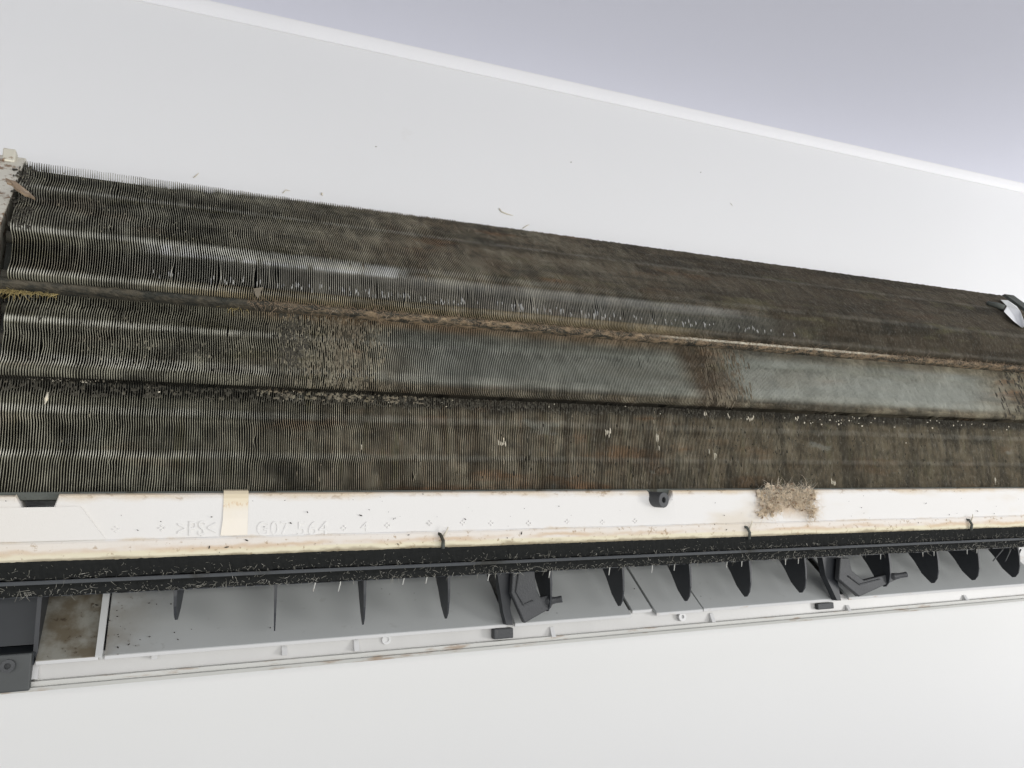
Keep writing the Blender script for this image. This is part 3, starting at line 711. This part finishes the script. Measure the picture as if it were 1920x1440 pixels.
def fibres(name, n, place, L, r, mat, parent=None, **tags):
    """short curled hairs"""
    V = []; Q = []
    for _ in range(n):
        p = np.array(place()); d = np.array([random.gauss(0, 1), random.gauss(0, .5), random.gauss(0, .8)]); d /= np.linalg.norm(d)
        curl = np.array([random.gauss(0, 1) for _ in range(3)]) * .5; l = L * min(2.6, .25 + random.expovariate(1.3)); rr = r * U(.6, 1.3)
        base = len(V); seg = 4
        for i in range(seg + 1):
            a = np.cross(d, [.2, .9, .1]); a /= np.linalg.norm(a) + 1e-9; b_ = np.cross(d, a)
            w = rr * (1 - .6 * i / seg)
            V += [tuple(p + w * a), tuple(p - w * .5 * a + w * .87 * b_), tuple(p - w * .5 * a - w * .87 * b_)]
            p = p + d * l / seg; d = d + curl * .5; d /= np.linalg.norm(d)
        for i in range(seg):
            for j in range(3): Q.append((base + i * 3 + j, base + i * 3 + (j + 1) % 3, base + i * 3 + 3 + (j + 1) % 3, base + i * 3 + 3 + j))
    return bigmesh(name, np.array(V), np.array(Q), mat, parent, **tags)
XV0, XV1 = -.10, .80
fibres('seal_lint', 110, lambda: (U(XV0, XV1), U(.4780, .4792), U(-.0300, -.0255)), .0045, .00011, M_FIBRE, seal2, **T)
fibres('seal_lint', 2500, lambda: (U(XV0, XV1), U(.4785, .4800), random.choice((U(-.0325, -.0275), U(-.0240, -.0215), U(-.0325, -.0300)))), .0022, .00012, M_FIBRE, seal2, **T)
fibres('seal_lint', 500, lambda: (U(XV0, XV1), U(.4770, .4785), U(-.0215, -.0150)), .0014, .00009, M_FIBRE, seal1, **T)
LOBES = [(1445, 934, 9, 10, 3), (1468, 936, 12, 8, 3), (1495, 930, 12, 9, 3), (1514, 936, 8, 10, 3), (1437, 956, 8, 8, 2), (1523, 962, 5, 11, 2), (1484, 918, 20, 5, 2), (1456, 953, 7, 5, 1), (1500, 948, 6, 5, 1)]
def lintpos():
    l = random.choices(LOBES, [q[4] for q in LOBES])[0]
    return at(min(1534, max(1422, random.gauss(l[0], l[2]))), min(984, max(908, random.gauss(l[1], l[3]))), U(.4728, .4778))
lint = empty('lint_clump', at(1478, 960, .477), label='matted tan lint clump hanging over the top edge of the white foam tray', category='lint')
fibres('fibre_mat', 1900, lintpos, .0042, .00013, M_LINT, lint, kind='stuff')
fibres('grey_fuzz', 500, lambda: at(U(1425, 1525), U(912, 940), U(.4745, .480)), .0040, .00010, M_FIBRE, lint, kind='stuff')
V = []; F = []
for _ in range(80):
    p = lintpos(); base = len(V); m = 11; rx = U(.0008, .0030); rz = U(.0010, .0034); ph = U(0, 6)
    V.append((p[0], U(.4735, .4752), p[2]))
    for j in range(m):
        a = ph + j * 2 * math.pi / m; k = U(.35, 1.25)
        V.append((p[0] + rx * k * math.cos(a), U(.4752, .4776), p[2] + rz * k * math.sin(a)))
    F += [(base, base + 1 + j, base + 1 + (j + 1) % m) for j in range(m)]
mesh('torn_felt', V, F, M_LINT, lint, kind='stuff')
mm = MB()
for _ in range(46):
    p = lintpos(); q = p + np.array([U(-.003, .003), 0, U(-.002, .002)]); mm.tube([p, (p + q) / 2 + [0, -.001, 0], q], [.0004, .0008, .0003], 5)
mm.build('crumbs', M_BROWN, lint, kind='stuff')
# gap strip debris and yellow crumbs
fibres('strip_lint', 3000, lambda: (U(.04, .80), .4903 + U(-.0008, .0004), U(.1332, .1378)), .0030, .00014, M_BROWN, AC, **T)
def crumbs():
    while True:
        px = random.choice((U(0, 110), U(0, 60), U(425, 455))); return at(px, U(541, 549) + px * .06, .4985)
fibres('strip_lint', 420, crumbs, .0030, .00022, M_MOSS, AC, **T)
# dark specks scattered over the foam
mm = MB()
for _ in range(95):
    px = U(0, 1920); py = U(928, 1040) - px * .004
    c = at(px, py, .4768 if py < 1005 - px * .015 else .4758); r = random.choice((.00015, .0002, .0002, .0003, .0004)) * U(.7, 1.2); a = U(0, 3.14)
    e = np.array([math.cos(a), 0, math.sin(a)]) * r * U(1, 2.6)
    mm.tube([c - e, c, c + e], [r * .4, r, r * .4], 5)
mm.build('dirt_specks', M_SPECK, foam, kind='stuff')
mm = MB()
for _ in range(34):
    dist = U(.003, .04); d, u = floorpt(dist); x = random.choice((U(-.03, .0), U(-.05, .02), U(.0, .7)))
    r = U(.0002, .0005); e = np.array([U(-1, 1), U(-.5, .5), U(-.5, .5)]) * r * 2.2; c = np.array([x, d - .0002, u + .0003]); mm.tube([c - e, c, c + e], [r * .4, r, r * .3], 5)
mm.build('vane_specks', M_SPECK, AC, kind='stuff')

# dry flakes and hairs as things of their own
pp = [(10, 333), (19, 337), (28, 339), (37, 346), (45, 352), (56, 361), (66, 371), (55, 366), (47, 364), (38, 357), (30, 353), (22, 344), (13, 341)]
V = [slope_pt(px, py, .0085 - .00055 * min(i, 9 - i) + .0012 * math.sin(i * 2.3)) for i, (px, py) in enumerate(pp)]; k = len(V); V += [v + np.array([0, .0012, -.0010]) for v in V]
mesh('husk', V, [(i, (i + 1) % k, k + (i + 1) % k, k + i) for i in range(k)] + [tuple(range(k))[::-1], tuple(range(k, 2 * k))], M_BROWN,
     label='dry brown husk lying across the steel end plate onto the fins', category='husk')
c = at(87, 748, .495)
MB().tube([c + [.0005, 0, .0038], c + [0, -.0004, 0], c + [-.0006, 0, -.0032]], [.0003, .0010, .0002], 7).build('seed', M_PALE, None, True,
    label='small pale seed stuck upright between the fins of the lower bank', category='seed')
mm = MB(); c = at(485, 548, .488)
pts = [(476, 541), (494, 538), (489, 547), (484, 560), (478, 552)]
V = [at(px, py, .4865) for px, py in pts] + [at(px, py, .488) for px, py in pts]; k = 5
mesh('torn_scrap', V, [(i, (i + 1) % k, k + (i + 1) % k, k + i) for i in range(k)] + [tuple(range(k))[::-1], tuple(range(k, 2 * k))], M_FLAKE,
     label='torn grey scrap caught at the bottom edge of the upper fins', category='scrap')
def hair(pts, lab, r=.00035, mat=None):
    P_ = [at(px, py, DW - .0004) for px, py in pts]
    MB().tube(P_, [r] * (len(P_) - 1) + [r * .3], 5).build('dust_hair', mat or M_PALE, None, True, label=lab, category='dust')
hair([(936, 391), (940, 397), (950, 401), (962, 404)], 'longest curled dust fibre on the white wall just above the fins', .0007)
hair([(530, 362), (536, 356), (545, 358)], 'short dust curl on the wall beside a round dust ball', .0004)
hair([(363, 333), (370, 327), (373, 324)], 'tiny tilted dust hair on the wall above the steel end plate side', .0004)
hair([(603, 366), (604, 362), (605, 364)], 'small round dust ball on the wall above the fins', .0008)
hair([(980, 428), (988, 423), (993, 421)], 'thin straight dust hair touching the top edge of the fins', .0004)
hair([(1370, 381), (1374, 386)], 'faint little smear hair high on the wall below the cornice', .0003)
mm = MB()
for px, py in ((705, 275), (1071, 304), (1314, 323)):
    p = at(px, py, DW - .0003); mm.tube([p - [.0008, 0, 0], p, p + [.0008, 0, .0003]], [.0002, .0005, .0002], 5)
mm.build('wall_specks', M_FIBRE, None, kind='stuff', label='scattered tiny grey specks on the white wall above the fins', category='specks')
